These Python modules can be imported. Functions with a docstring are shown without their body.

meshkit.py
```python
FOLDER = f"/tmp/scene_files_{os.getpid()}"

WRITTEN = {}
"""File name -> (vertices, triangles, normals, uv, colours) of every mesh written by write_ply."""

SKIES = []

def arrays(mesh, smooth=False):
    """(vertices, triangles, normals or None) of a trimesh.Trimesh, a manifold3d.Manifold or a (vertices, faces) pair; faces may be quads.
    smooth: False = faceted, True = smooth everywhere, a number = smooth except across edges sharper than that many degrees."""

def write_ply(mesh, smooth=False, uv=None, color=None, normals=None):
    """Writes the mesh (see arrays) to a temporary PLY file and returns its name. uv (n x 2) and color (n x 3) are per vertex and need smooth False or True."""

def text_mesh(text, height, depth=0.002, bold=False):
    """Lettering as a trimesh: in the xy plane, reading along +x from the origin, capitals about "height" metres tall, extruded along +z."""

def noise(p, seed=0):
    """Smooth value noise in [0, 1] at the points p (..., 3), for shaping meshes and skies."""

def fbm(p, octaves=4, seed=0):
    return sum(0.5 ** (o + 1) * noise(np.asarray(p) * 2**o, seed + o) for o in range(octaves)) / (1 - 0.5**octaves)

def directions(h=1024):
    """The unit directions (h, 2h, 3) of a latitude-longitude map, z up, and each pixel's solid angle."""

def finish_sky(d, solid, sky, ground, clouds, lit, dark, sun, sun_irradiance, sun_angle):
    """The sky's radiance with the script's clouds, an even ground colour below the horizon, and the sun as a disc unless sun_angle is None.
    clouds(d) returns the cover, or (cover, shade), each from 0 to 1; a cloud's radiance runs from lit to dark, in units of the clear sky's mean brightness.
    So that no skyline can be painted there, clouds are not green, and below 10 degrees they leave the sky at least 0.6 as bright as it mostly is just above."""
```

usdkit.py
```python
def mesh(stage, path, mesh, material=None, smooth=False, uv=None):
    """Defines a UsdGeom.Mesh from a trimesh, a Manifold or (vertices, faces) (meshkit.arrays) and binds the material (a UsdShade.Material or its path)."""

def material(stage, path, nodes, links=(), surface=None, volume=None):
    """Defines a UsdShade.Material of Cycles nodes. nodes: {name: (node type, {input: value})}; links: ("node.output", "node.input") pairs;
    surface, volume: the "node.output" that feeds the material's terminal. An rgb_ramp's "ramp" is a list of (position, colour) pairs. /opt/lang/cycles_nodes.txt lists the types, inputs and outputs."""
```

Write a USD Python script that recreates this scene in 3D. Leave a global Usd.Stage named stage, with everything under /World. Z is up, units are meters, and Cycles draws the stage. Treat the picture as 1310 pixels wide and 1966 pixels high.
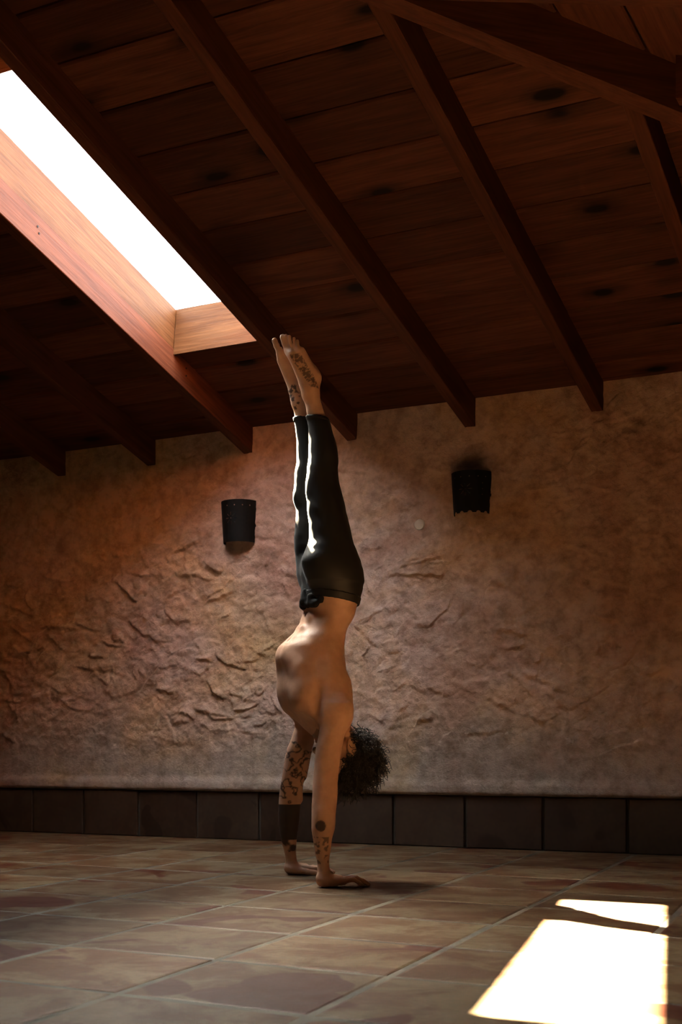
import math, random
import numpy as np
import trimesh, manifold3d, usdkit
from meshkit import noise, fbm
from scipy.interpolate import PchipInterpolator
from pxr import Usd, UsdGeom, UsdLux, UsdShade, Gf, Sdf, Vt
stage = Usd.Stage.CreateInMemory()
UsdGeom.SetStageUpAxis(stage, 'Z'); UsdGeom.SetStageMetersPerUnit(stage, 1.0)
UsdGeom.Xform.Define(stage, '/World')
RNG = random.Random(7)

# ------------------------------------------------------------------ camera (1310 x 1966)
FPX, HORIZON, YAW, CAMZ = 2523.1, 1439.7, 0.4708, 0.524
F3 = np.array([-math.sin(YAW), math.cos(YAW), 0.]); R3 = np.array([math.cos(YAW), math.sin(YAW), 0.])
cam = UsdGeom.Camera.Define(stage, '/World/camera')
cam.AddTransformOp().Set(Gf.Matrix4d(R3[0], R3[1], 0, 0, 0, 0, 1, 0, -F3[0], -F3[1], 0, 0, 0, 0, CAMZ, 1))
AP = 24.0
cam.CreateHorizontalApertureAttr(AP); cam.CreateVerticalApertureAttr(AP * 1966 / 1310)
cam.CreateFocalLengthAttr(AP * FPX / 1310)
cam.CreateVerticalApertureOffsetAttr((HORIZON - 983) / 1310 * AP)
cam.CreateClippingRangeAttr(Gf.Vec2f(0.05, 1000))
cam.CreateFStopAttr(5.6); cam.CreateFocusDistanceAttr(5.2)
cam.CreateExposureAttr(0.0)

# ------------------------------------------------------------------ daylight: hazy sky and sun
SUN_K = np.array([0.893, -0.468, -1.0]); SUN_K /= np.linalg.norm(SUN_K)       # travel of the sunlight
sun = UsdLux.DistantLight.Define(stage, '/World/sun')
zc_ = -SUN_K; xc_ = np.cross([0, 0, 1.], zc_); xc_ /= np.linalg.norm(xc_); yc_ = np.cross(zc_, xc_)
sun.AddTransformOp().Set(Gf.Matrix4d(*xc_, 0, *yc_, 0, *zc_, 0, 0, 0, 0, 1))
sun.CreateIntensityAttr(165.0); sun.CreateNormalizeAttr(True); sun.CreateAngleAttr(0.7); sun.CreateColorAttr(Gf.Vec3f(1.0, 0.83, 0.56))
halo = UsdLux.DistantLight.Define(stage, '/World/sun_haze')                     # the bright haze around the sun
halo.AddTransformOp().Set(Gf.Matrix4d(*xc_, 0, *yc_, 0, *zc_, 0, 0, 0, 0, 1))
halo.CreateIntensityAttr(9.5); halo.CreateNormalizeAttr(True); halo.CreateAngleAttr(38.0); halo.CreateColorAttr(Gf.Vec3f(1.0, 0.91, 0.75))
sky = UsdLux.DomeLight.Define(stage, '/World/sky')
sky.CreateIntensityAttr(7.2); sky.CreateColorAttr(Gf.Vec3f(0.90, 0.96, 1.0))

# ------------------------------------------------------------------ the room's measures
D, ZC, SL = 6.558, 2.390, 0.2867          # wall plane y, ceiling height at the wall, roof slope
ZL = 0.281                                # underside of the plaster ledge above the tile base
C0 = 5.737; XR = D - C0                   # hip line y = x + C0, right wall x
XL, YF, YR = -8.5, -2.0, 2.28             # left wall, front wall, ridge
RW, RDZ = 0.061, 0.149                    # rafter width and drop
RX = [-5.272, -4.591, -3.908, -3.232, -2.531, -1.839, -1.161]   # right faces of the rafters
SKX0, SKX1 = RX[2], RX[3] - RW            # skylight well between two rafters
SKY0, SKY1 = 3.90, 5.74
def zr(y): return ZC + SL * (D - y)
def zrr(x): return ZC + SL * (XR - x)

# ------------------------------------------------------------------ helpers
taken = {}
def numbered(path):
    n = taken.get(path, 0); taken[path] = n + 1
    return path if n == 0 else f'{path}_{n:03d}'
def props(p, label=None, cat=None, group=None, kind=None):
    for k, v in (('label', label), ('category', cat), ('group', group), ('kind', kind)):
        if v: p.SetCustomDataByKey(k, v)
def xf(name, loc=None, rotz=0, parent='/World', **kw):
    x = UsdGeom.Xform.Define(stage, numbered(f'{parent}/{name}'))
    if loc is not None:
        x.AddTranslateOp().Set(Gf.Vec3d(*map(float, loc)))
        if rotz: x.AddRotateZOp().Set(float(math.degrees(rotz)))
    props(x.GetPrim(), **kw)
    return str(x.GetPath())
def obj(name, m, mat, parent='/World', smooth=False, color=None, **kw):
    path = numbered(f'{parent}/{name}')
    g = usdkit.mesh(stage, path, m, mat, smooth=smooth)
    if color is not None:
        pv = UsdGeom.PrimvarsAPI(g).CreatePrimvar('tint', Sdf.ValueTypeNames.Color3fArray, 'vertex')
        pv.Set(Vt.Vec3fArray.FromNumpy(np.asarray(color, np.float32)))
    props(g.GetPrim(), **kw)
    return path
def box(lo, hi):
    lo, hi = np.array(lo, float), np.array(hi, float)
    b = trimesh.creation.box(hi - lo); b.apply_translation((lo + hi) / 2); return b
def join(ms): return trimesh.util.concatenate(ms)
def bev(lx, ly, lz, c=0.004):
    """a box of the given size about the origin with chamfered edges (convex hull of 24 points)"""
    P = []
    for sx in (-1, 1):
        for sy in (-1, 1):
            for sz in (-1, 1):
                x, y, z = sx * lx / 2, sy * ly / 2, sz * lz / 2
                P += [(x - sx * c, y, z - sz * c), (x, y - sy * c, z - sz * c), (x - sx * c, y - sy * c, z)]
    return trimesh.convex.convex_hull(np.array(P))
def prism(poly, axis_pts):
    """sweep a closed 3-D polygon between two offsets: poly (n,3) at both ends"""
    a, b = np.array(axis_pts[0]), np.array(axis_pts[1])
    return trimesh.convex.convex_hull(np.vstack([np.array(poly) + a, np.array(poly) + b]))

# ------------------------------------------------------------------ materials
def mat(name, nodes, links, surface='p.BSDF'):
    return usdkit.material(stage, '/World/Looks/' + name, nodes, links, surface=surface)
def wood(name, dark, mid, light, axis, rough=0.6, knots=True, knot_col=(0.010, 0.005, 0.003), spec=0.1, rnd=0.35, grain=1.0, tilt=False):
    """stained softwood: grain along the axis ('x','y' or 'd' for the hip's diagonal)"""
    rot = {'x': 0.0, 'y': math.pi / 2, 'd': math.pi / 4}[axis]
    N = {'g': ('geometry', {}), 'oi': ('object_info', {}),
         'rx': ('vector_rotate', {'rotate_type': 'x_axis', 'angle': math.atan(SL) if tilt else 0.0}), 'rv': ('vector_rotate', {'rotate_type': 'z_axis', 'angle': -rot}),
         'off': ('vector_math', {'vector_math_type': 'scale', 'scale': 1.0}),
         'rs': ('math', {'math_type': 'multiply', 'value2': 37.0}),
         'cx': ('combine_xyz', {}), 'ad': ('vector_math', {'math_type': 'add'}),
         'm1': ('mapping', {'scale': (0.9, 9.0, 9.0)}), 'n1': ('noise_texture', {'scale': 2.2, 'detail': 5.0, 'roughness': 0.6, 'distortion': 0.7}),
         'm2': ('mapping', {'scale': (2.0, 45.0, 45.0)}), 'n2': ('noise_texture', {'scale': 2.0, 'detail': 3.0, 'roughness': 0.6}),
         'm3': ('mapping', {'scale': (2.1, 4.4, 4.4)}), 'v': ('voronoi_texture', {'scale': 1.0, 'feature': 'f1', 'dimensions': '3D'}),
         'nd': ('noise_texture', {'scale': 7.0, 'detail': 2.0}),
         'r1': ('rgb_ramp', {'ramp': [(0.25, dark), (0.5, mid), (0.78, light)]}),
         'x2': ('mix', {'mix_type': 'multiply', 'fac': 0.55 * grain}), 'r2': ('rgb_ramp', {'ramp': [(0.3, (0.45, 0.4, 0.38)), (0.65, (1, 1, 1))]}),
         'kr': ('rgb_ramp', {'ramp': [(0.0, (1, 1, 1)), (0.10, (1, 1, 1)), (0.15, (0.45, 0.45, 0.45)), (0.31, (0, 0, 0))]}),
         'kx': ('mix', {'mix_type': 'mix', 'color2': knot_col}),
         'tr': ('rgb_ramp', {'ramp': [(0.0, (1 - rnd,) * 3), (1.0, (1 + rnd * 0.6,) * 3)]}), 'tx': ('mix', {'mix_type': 'multiply', 'fac': 1.0}),
         'va': ('math', {'math_type': 'multiply_add', 'value2': 0.09, 'value3': -0.045}), 'vb': ('math', {'math_type': 'add'}),
         'b': ('bump', {'strength': 0.25, 'distance': 0.004}),
         'p': ('principled_bsdf', {'roughness': rough, 'specular_ior_level': spec})}
    N['off'] = ('vector_math', {'math_type': 'scale', 'scale': 1.0})
    L = [('g.position', 'rx.vector'), ('rx.vector', 'rv.vector'), ('oi.random', 'rs.value1'), ('rs.value', 'cx.x'), ('rs.value', 'cx.y'), ('rs.value', 'cx.z'),
         ('rv.vector', 'ad.vector1'), ('cx.vector', 'ad.vector2'),
         ('ad.vector', 'm1.vector'), ('m1.vector', 'n1.vector'), ('ad.vector', 'm2.vector'), ('m2.vector', 'n2.vector'),
         ('ad.vector', 'm3.vector'), ('m3.vector', 'v.vector'), ('ad.vector', 'nd.vector'),
         ('n1.fac', 'r1.fac'), ('r1.color', 'x2.color1'), ('n2.fac', 'r2.fac'), ('r2.color', 'x2.color2'),
         ('nd.fac', 'va.value1'), ('v.distance', 'vb.value1'), ('va.value', 'vb.value2'), ('vb.value', 'kr.fac'),
         ('x2.color', 'tx.color1'), ('oi.random', 'tr.fac'), ('tr.color', 'tx.color2'),
         ('tx.color', 'kx.color1'), ('n2.fac', 'b.height'), ('b.normal', 'p.normal')]
    del N['off']
    if knots: L += [('kr.color', 'kx.fac'), ('kx.color', 'p.base_color')]
    else:
        L += [('tx.color', 'p.base_color')]
        L = [l for l in L if not (l[1].startswith(('kx', 'kr', 'v.', 'vb', 'm3', 'va', 'nd')))]
        for k in ('kx', 'kr', 'v', 'vb', 'm3', 'va', 'nd'): N.pop(k)
    return mat(name, N, L)
M = {}
M['plank'] = wood('plank_wood', (0.060, 0.019, 0.010), (0.105, 0.035, 0.0175), (0.145, 0.050, 0.025), 'x')
M['plank_y'] = wood('side_plank_wood', (0.060, 0.019, 0.010), (0.105, 0.035, 0.0175), (0.145, 0.050, 0.025), 'y')
M['rafter'] = wood('rafter_wood', (0.070, 0.022, 0.0105), (0.108, 0.036, 0.0165), (0.14, 0.048, 0.022), 'y', rnd=0.15, knots=False, tilt=True)
M['rafter_x'] = wood('side_rafter_wood', (0.070, 0.022, 0.0105), (0.108, 0.036, 0.0165), (0.14, 0.048, 0.022), 'x', rnd=0.15, knots=False)
M['hip'] = wood('hip_wood', (0.070, 0.022, 0.0105), (0.108, 0.036, 0.0165), (0.14, 0.048, 0.022), 'd', rnd=0.1, knots=False)
M['well_y'] = wood('well_wood', (0.062, 0.023, 0.0075), (0.098, 0.040, 0.0135), (0.130, 0.060, 0.022), 'y', rnd=0.1, knots=False, tilt=True)
M['well_x'] = wood('well_end_wood', (0.062, 0.023, 0.0075), (0.098, 0.040, 0.0135), (0.130, 0.060, 0.022), 'x', rnd=0.1, knots=False)

M['plaster'] = mat('lime_plaster', {
    'g': ('geometry', {}), 'at': ('attribute', {'attribute': 'tint'}),
    'n1': ('noise_texture', {'scale': 1.3, 'detail': 5.0, 'roughness': 0.6, 'distortion': 0.6}),
    'r1': ('rgb_ramp', {'ramp': [(0.32, (0.80, 0.66, 0.62)), (0.5, (1, 1, 1)), (0.68, (1.12, 0.98, 0.72))]}),
    'n2': ('noise_texture', {'scale': 14.0, 'detail': 5.0, 'roughness': 0.65}),
    'r2': ('rgb_ramp', {'ramp': [(0.32, (0.58, 0.54, 0.50)), (0.58, (1.08, 1.08, 1.08))]}),
    'x1': ('mix', {'mix_type': 'multiply', 'fac': 1.0}), 'x2': ('mix', {'mix_type': 'multiply', 'fac': 0.8}),
    'n3': ('noise_texture', {'scale': 42.0, 'detail': 6.0, 'roughness': 0.75, 'distortion': 0.4}),
    'b': ('bump', {'strength': 0.8, 'distance': 0.012}),
    'p': ('principled_bsdf', {'roughness': 0.9, 'specular_ior_level': 0.15})},
    [('g.position', 'n1.vector'), ('g.position', 'n2.vector'), ('g.position', 'n3.vector'), ('n1.fac', 'r1.fac'), ('n2.fac', 'r2.fac'),
     ('at.color', 'x1.color1'), ('r1.color', 'x1.color2'), ('x1.color', 'x2.color1'), ('r2.color', 'x2.color2'), ('x2.color', 'p.base_color'),
     ('n3.fac', 'b.height'), ('b.normal', 'p.normal')])
M['plain_plaster'] = mat('plain_plaster', {'n': ('noise_texture', {'scale': 3.0, 'detail': 4.0}), 'g': ('geometry', {}),
    'r': ('rgb_ramp', {'ramp': [(0.3, (0.12, 0.075, 0.05)), (0.7, (0.17, 0.11, 0.075))]}), 'p': ('principled_bsdf', {'roughness': 0.9})},
    [('g.position', 'n.vector'), ('n.fac', 'r.fac'), ('r.color', 'p.base_color')])
WO = np.array([0.11, 0.11, 0.11])                        # mean of the wobble added to the position
WORN = [(tuple(np.array([-1.40, 2.40, 0]) + WO), 0.0, (4.4, 8.5, 0.0)), (tuple(np.array([-1.43, 2.58, 0]) + WO), 0.3, (8.0, 8.0, 0.0)),
        (tuple(np.array([-3.02, 3.55, 0]) + WO), 0.0, (4.6, 6.5, 0.0)), (tuple(np.array([-1.30, 4.98, 0]) + WO), 0.0, (5.2, 8.5, 0.0))]
def tile_mat(name, pale, mid, red, thresh, spec=0.15, coat=0.0):
    """terracotta: worn pale glaze over red clay, a hard-edged wear line, per-tile tone"""
    return mat(name, {
        'g': ('geometry', {}), 'oi': ('object_info', {}), 'rs': ('math', {'math_type': 'multiply', 'value2': 53.0}),
        'cx': ('combine_xyz', {}), 'ad': ('vector_math', {'math_type': 'add'}),
        'n1': ('noise_texture', {'scale': 2.6, 'detail': 2.0, 'roughness': 0.45, 'distortion': 0.9}),
        'r1': ('rgb_ramp', {'ramp': [(thresh - 0.012, (1, 1, 1)), (thresh + 0.012, (0, 0, 0))]}),
        'n2': ('noise_texture', {'scale': 5.0, 'detail': 6.0, 'roughness': 0.6, 'distortion': 0.5}),
        'r2': ('rgb_ramp', {'ramp': [(0.43, pale), (0.56, mid)]}),
        'n3': ('noise_texture', {'scale': 45.0, 'detail': 4.0, 'roughness': 0.65}), 'r3': ('rgb_ramp', {'ramp': [(0.3, (0.78, 0.78, 0.78)), (0.7, (1.08, 1.08, 1.08))]}),
        'w': ('noise_texture', {'scale': 4.5, 'detail': 2.0}), 'ws': ('vector_math', {'math_type': 'scale', 'scale': 0.22}), 'wa': ('vector_math', {'math_type': 'add'}),
        **{f'{k}{n}': v for n, (c, rot, sc) in enumerate(WORN) for k, v in (('sa', ('vector_math', {'math_type': 'subtract', 'vector2': c})), ('mp', ('mapping', {'rotation': (0, 0, rot), 'scale': sc})), ('ln', ('vector_math', {'math_type': 'length'})))},
        'mn': ('math', {'math_type': 'minimum'}), 'mo': ('math', {'math_type': 'minimum'}), 'mq': ('math', {'math_type': 'minimum'}), 'wr': ('rgb_ramp', {'ramp': [(0.46, (1, 1, 1)), (0.50, (0, 0, 0))]}), 'hf': ('math', {'math_type': 'multiply', 'value2': 0.5}),
        'wm': ('math', {'math_type': 'maximum'}), 'x1': ('mix', {'mix_type': 'mix', 'color2': red}), 'x3': ('mix', {'mix_type': 'multiply', 'fac': 0.8}),
        'tr': ('rgb_ramp', {'ramp': [(0.0, (0.70, 0.60, 0.52)), (0.35, (1.0, 0.86, 0.76)), (0.7, (1.08, 1.08, 1.05)), (1.0, (1.25, 1.05, 0.88))]}), 'x4': ('mix', {'mix_type': 'multiply', 'fac': 1.0}),
        'rr': ('map_range', {'from_min': 0.3, 'from_max': 0.7, 'to_min': 0.46, 'to_max': 0.60}),
        'b': ('bump', {'strength': 0.18, 'distance': 0.01}),
        'p': ('principled_bsdf', {'specular_ior_level': spec, 'coat_weight': coat, 'coat_roughness': 0.32})},
        [('oi.random', 'rs.value1'), ('rs.value', 'cx.x'), ('rs.value', 'cx.z'), ('g.position', 'ad.vector1'), ('cx.vector', 'ad.vector2'),
         ('ad.vector', 'n1.vector'), ('ad.vector', 'n2.vector'), ('ad.vector', 'n3.vector'), ('n1.fac', 'r1.fac'), ('n2.fac', 'r2.fac'), ('n3.fac', 'r3.fac'),
         ('r2.color', 'x1.color1'), ('r1.color', 'wm.value1'), ('wr.color', 'wm.value2'), ('wm.value', 'x1.fac'),
         ('g.position', 'w.vector'), ('w.color', 'ws.vector1'), ('ws.vector', 'wa.vector1'), ('g.position', 'wa.vector2'),
         *[l for n in range(len(WORN)) for l in (('wa.vector', f'sa{n}.vector1'), (f'sa{n}.vector', f'mp{n}.vector'), (f'mp{n}.vector', f'ln{n}.vector1'))],
         ('ln0.value', 'mn.value1'), ('ln1.value', 'mn.value2'), ('mn.value', 'mo.value1'), ('ln2.value', 'mo.value2'), ('mo.value', 'mq.value1'), ('ln3.value', 'mq.value2'), ('mq.value', 'hf.value1'), ('hf.value', 'wr.fac'), ('x1.color', 'x3.color1'), ('r3.color', 'x3.color2'), ('x3.color', 'x4.color1'),
         ('oi.random', 'tr.fac'), ('tr.color', 'x4.color2'), ('x4.color', 'p.base_color'), ('n2.fac', 'rr.value'), ('rr.result', 'p.roughness'),
         ('n2.fac', 'b.height'), ('b.normal', 'p.normal')])
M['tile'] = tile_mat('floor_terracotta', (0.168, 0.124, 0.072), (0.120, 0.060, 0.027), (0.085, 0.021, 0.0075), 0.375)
M['base_tile'] = tile_mat('base_terracotta', (0.066, 0.042, 0.028), (0.056, 0.033, 0.021), (0.038, 0.021, 0.013), 0.33, spec=0.3, coat=0.0)  # dark glaze colour with the shade under the ledge put into it
M['grout'] = mat('grout', {'g': ('geometry', {}), 'n': ('noise_texture', {'scale': 3.0, 'detail': 5.0}),
    'r': ('rgb_ramp', {'ramp': [(0.36, (0.06, 0.048, 0.032)), (0.64, (0.20, 0.17, 0.12))]}), 'p': ('principled_bsdf', {'roughness': 0.75})},
    [('g.position', 'n.vector'), ('n.fac', 'r.fac'), ('r.color', 'p.base_color')])
M['dark_mortar'] = mat('dark_mortar', {'p': ('principled_bsdf', {'base_color': (0.06, 0.05, 0.04), 'roughness': 0.9})}, [])
M['deck'] = mat('roof_deck_wood', {'p': ('principled_bsdf', {'base_color': (0.05, 0.022, 0.012), 'roughness': 0.9})}, [])
M['pane'] = mat('clear_glazing', {'t': ('transparent_bsdf', {'color': (0.97, 0.98, 0.98)}), 'gl': ('glossy_bsdf', {'roughness': 0.02, 'color': (1, 1, 1)}),
    'f': ('fresnel', {'IOR': 1.45}), 'g': ('geometry', {}), 'i': ('math', {'math_type': 'subtract', 'value1': 1.0}), 'x': ('math', {'math_type': 'multiply'}), 'm': ('mix_closure', {})},
    [('g.backfacing', 'i.value2'), ('f.fac', 'x.value1'), ('i.value', 'x.value2'), ('x.value', 'm.fac'), ('t.BSDF', 'm.closure1'), ('gl.BSDF', 'm.closure2')], surface='m.closure')
M['iron'] = mat('black_iron', {'g': ('geometry', {}), 'n': ('noise_texture', {'scale': 60.0, 'detail': 3.0}),
    'r': ('rgb_ramp', {'ramp': [(0.3, (0.004, 0.004, 0.004)), (0.75, (0.009, 0.008, 0.0075))]}),
    'p': ('principled_bsdf', {'roughness': 0.7, 'specular_ior_level': 0.2})}, [('g.position', 'n.vector'), ('n.fac', 'r.fac'), ('r.color', 'p.base_color')])
M['white_plastic'] = mat('white_cover', {'p': ('principled_bsdf', {'base_color': (0.62, 0.52, 0.42), 'roughness': 0.6})}, [])
M['bulb'] = mat('bulb_glass', {'p': ('principled_bsdf', {'base_color': (0.6, 0.58, 0.52), 'roughness': 0.3})}, [])
M['skin'] = mat('skin', {'at': ('attribute', {'attribute': 'tint'}), 'g': ('geometry', {}), 'n': ('noise_texture', {'scale': 28.0, 'detail': 3.0}),
    'r': ('rgb_ramp', {'ramp': [(0.3, (0.86, 0.82, 0.8)), (0.7, (1.06, 1.06, 1.06))]}), 'x': ('mix', {'mix_type': 'multiply', 'fac': 0.7}),
    'n2': ('noise_texture', {'scale': 260.0, 'detail': 2.0}), 'b': ('bump', {'strength': 0.12, 'distance': 0.002}),
    'p': ('principled_bsdf', {'roughness': 0.52, 'specular_ior_level': 0.28})},
    [('g.position', 'n.vector'), ('n.fac', 'r.fac'), ('at.color', 'x.color1'), ('r.color', 'x.color2'), ('x.color', 'p.base_color'),
     ('g.position', 'n2.vector'), ('n2.fac', 'b.height'), ('b.normal', 'p.normal')])
M['cloth'] = mat('black_stretch_cloth', {'g': ('geometry', {}), 'n': ('noise_texture', {'scale': 500.0, 'detail': 2.0}), 'b': ('bump', {'strength': 0.15, 'distance': 0.001}),
    'p': ('principled_bsdf', {'base_color': (0.016, 0.0155, 0.016), 'roughness': 0.55, 'specular_ior_level': 0.4, 'sheen_weight': 0.08, 'sheen_roughness': 0.3, 'sheen_tint': (0.9, 0.95, 1.0)})},
    [('g.position', 'n.vector'), ('n.fac', 'b.height'), ('b.normal', 'p.normal')])
M['matte_cloth'] = mat('matte_black_cloth', {'p': ('principled_bsdf', {'base_color': (0.012, 0.0115, 0.012), 'roughness': 0.85, 'specular_ior_level': 0.15})}, [])
M['hair'] = mat('dark_brown_hair', {'p': ('principled_bsdf', {'base_color': (0.026, 0.018, 0.012), 'roughness': 0.38, 'specular_ior_level': 0.5})}, [])
M['eye'] = mat('eye_white', {'p': ('principled_bsdf', {'base_color': (0.6, 0.55, 0.5), 'roughness': 0.15})}, [])
M['iris'] = mat('iris_brown', {'p': ('principled_bsdf', {'base_color': (0.05, 0.025, 0.012), 'roughness': 0.15})}, [])

# ------------------------------------------------------------------ floor: grout bed and terracotta tiles
floor = xf('floor', kind='structure', label='terracotta tiled floor with pale grout joints')
obj('grout_bed', box((XL - 0.2, YF - 0.2, -0.12), (XR + 0.2, D + 0.2, -0.0012)), M['grout'], floor)
PX, PY = 0.485, 0.478
def grid(i, j):
    y = 2.765 + PY * j
    x = -1.262 + PX * i - 0.105 * (y - 2.6)
    y = y - 0.045 * (x + 1.4)
    return np.array([x, y])
def tile_mesh(q, top, g=0.005, c=0.007, base=-0.012, tilt=(0, 0)):
    q = np.array(q); ctr = q.mean(0)
    def inset(d):
        out = []
        for k in range(4):
            a, b, c_ = q[k - 1], q[k], q[(k + 1) % 4]
            u, v = (a - b) / np.linalg.norm(a - b), (c_ - b) / np.linalg.norm(c_ - b)
            out.append(b + (u + v) * d)
        return np.array(out)
    P = [np.c_[inset(g), np.full(4, base)], np.c_[inset(g), np.full(4, top - c * 0.7)], np.c_[inset(g + c * 0.45), np.full(4, top - c * 0.2)], np.c_[inset(g + c * 1.6), np.full(4, top)]]
    for p in P[1:]: p[:, 2] += (p[:, 0] - ctr[0]) * tilt[0] + (p[:, 1] - ctr[1]) * tilt[1]
    V = np.vstack(P); Fc = []
    for l in range(3):
        for k in range(4):
            a, b = l * 4 + k, l * 4 + (k + 1) % 4
            Fc += [(a, b, b + 4), (a, b + 4, a + 4)]
    Fc += [(12, 13, 14), (12, 14, 15)]
    return V, np.array(Fc)
ntile = 0; rest = []
for j in range(-10, 10):
    for i in range(-17, 7):
        q = [grid(i, j) + np.array([RNG.uniform(-.003, .003), RNG.uniform(-.003, .003)]) for _ in (0,)]
        q = [grid(i, j), grid(i + 1, j), grid(i + 1, j + 1), grid(i, j + 1)]
        ctr = np.mean(q, 0)
        if not (XL - 0.1 < ctr[0] < XR + 0.1 and YF < ctr[1] < D + 0.1): continue
        q = [np.array([np.clip(p[0], XL, XR), np.clip(p[1], YF, D + 0.015)]) for p in q]
        if np.ptp([p[0] for p in q]) < 0.04 or np.ptp([p[1] for p in q]) < 0.04: continue
        m = tile_mesh(q, RNG.uniform(-0.0005, 0.001), g=RNG.uniform(0.005, 0.008), tilt=(RNG.uniform(-.002, .002), RNG.uniform(-.002, .002)))
        # in (or near) the camera's view?
        d = np.array(q) @ F3[:2]; r = np.array(q) @ R3[:2]
        if (d > 1.6).any() and (np.abs(r) < 0.30 * d + 0.25)[d > 1.2].any():
            obj('tile', m, M['tile'], floor); ntile += 1
        else: rest.append(trimesh.Trimesh(*m, process=False))
obj('outlying_tiles', join(rest), M['tile'], floor, kind='stuff')

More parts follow.
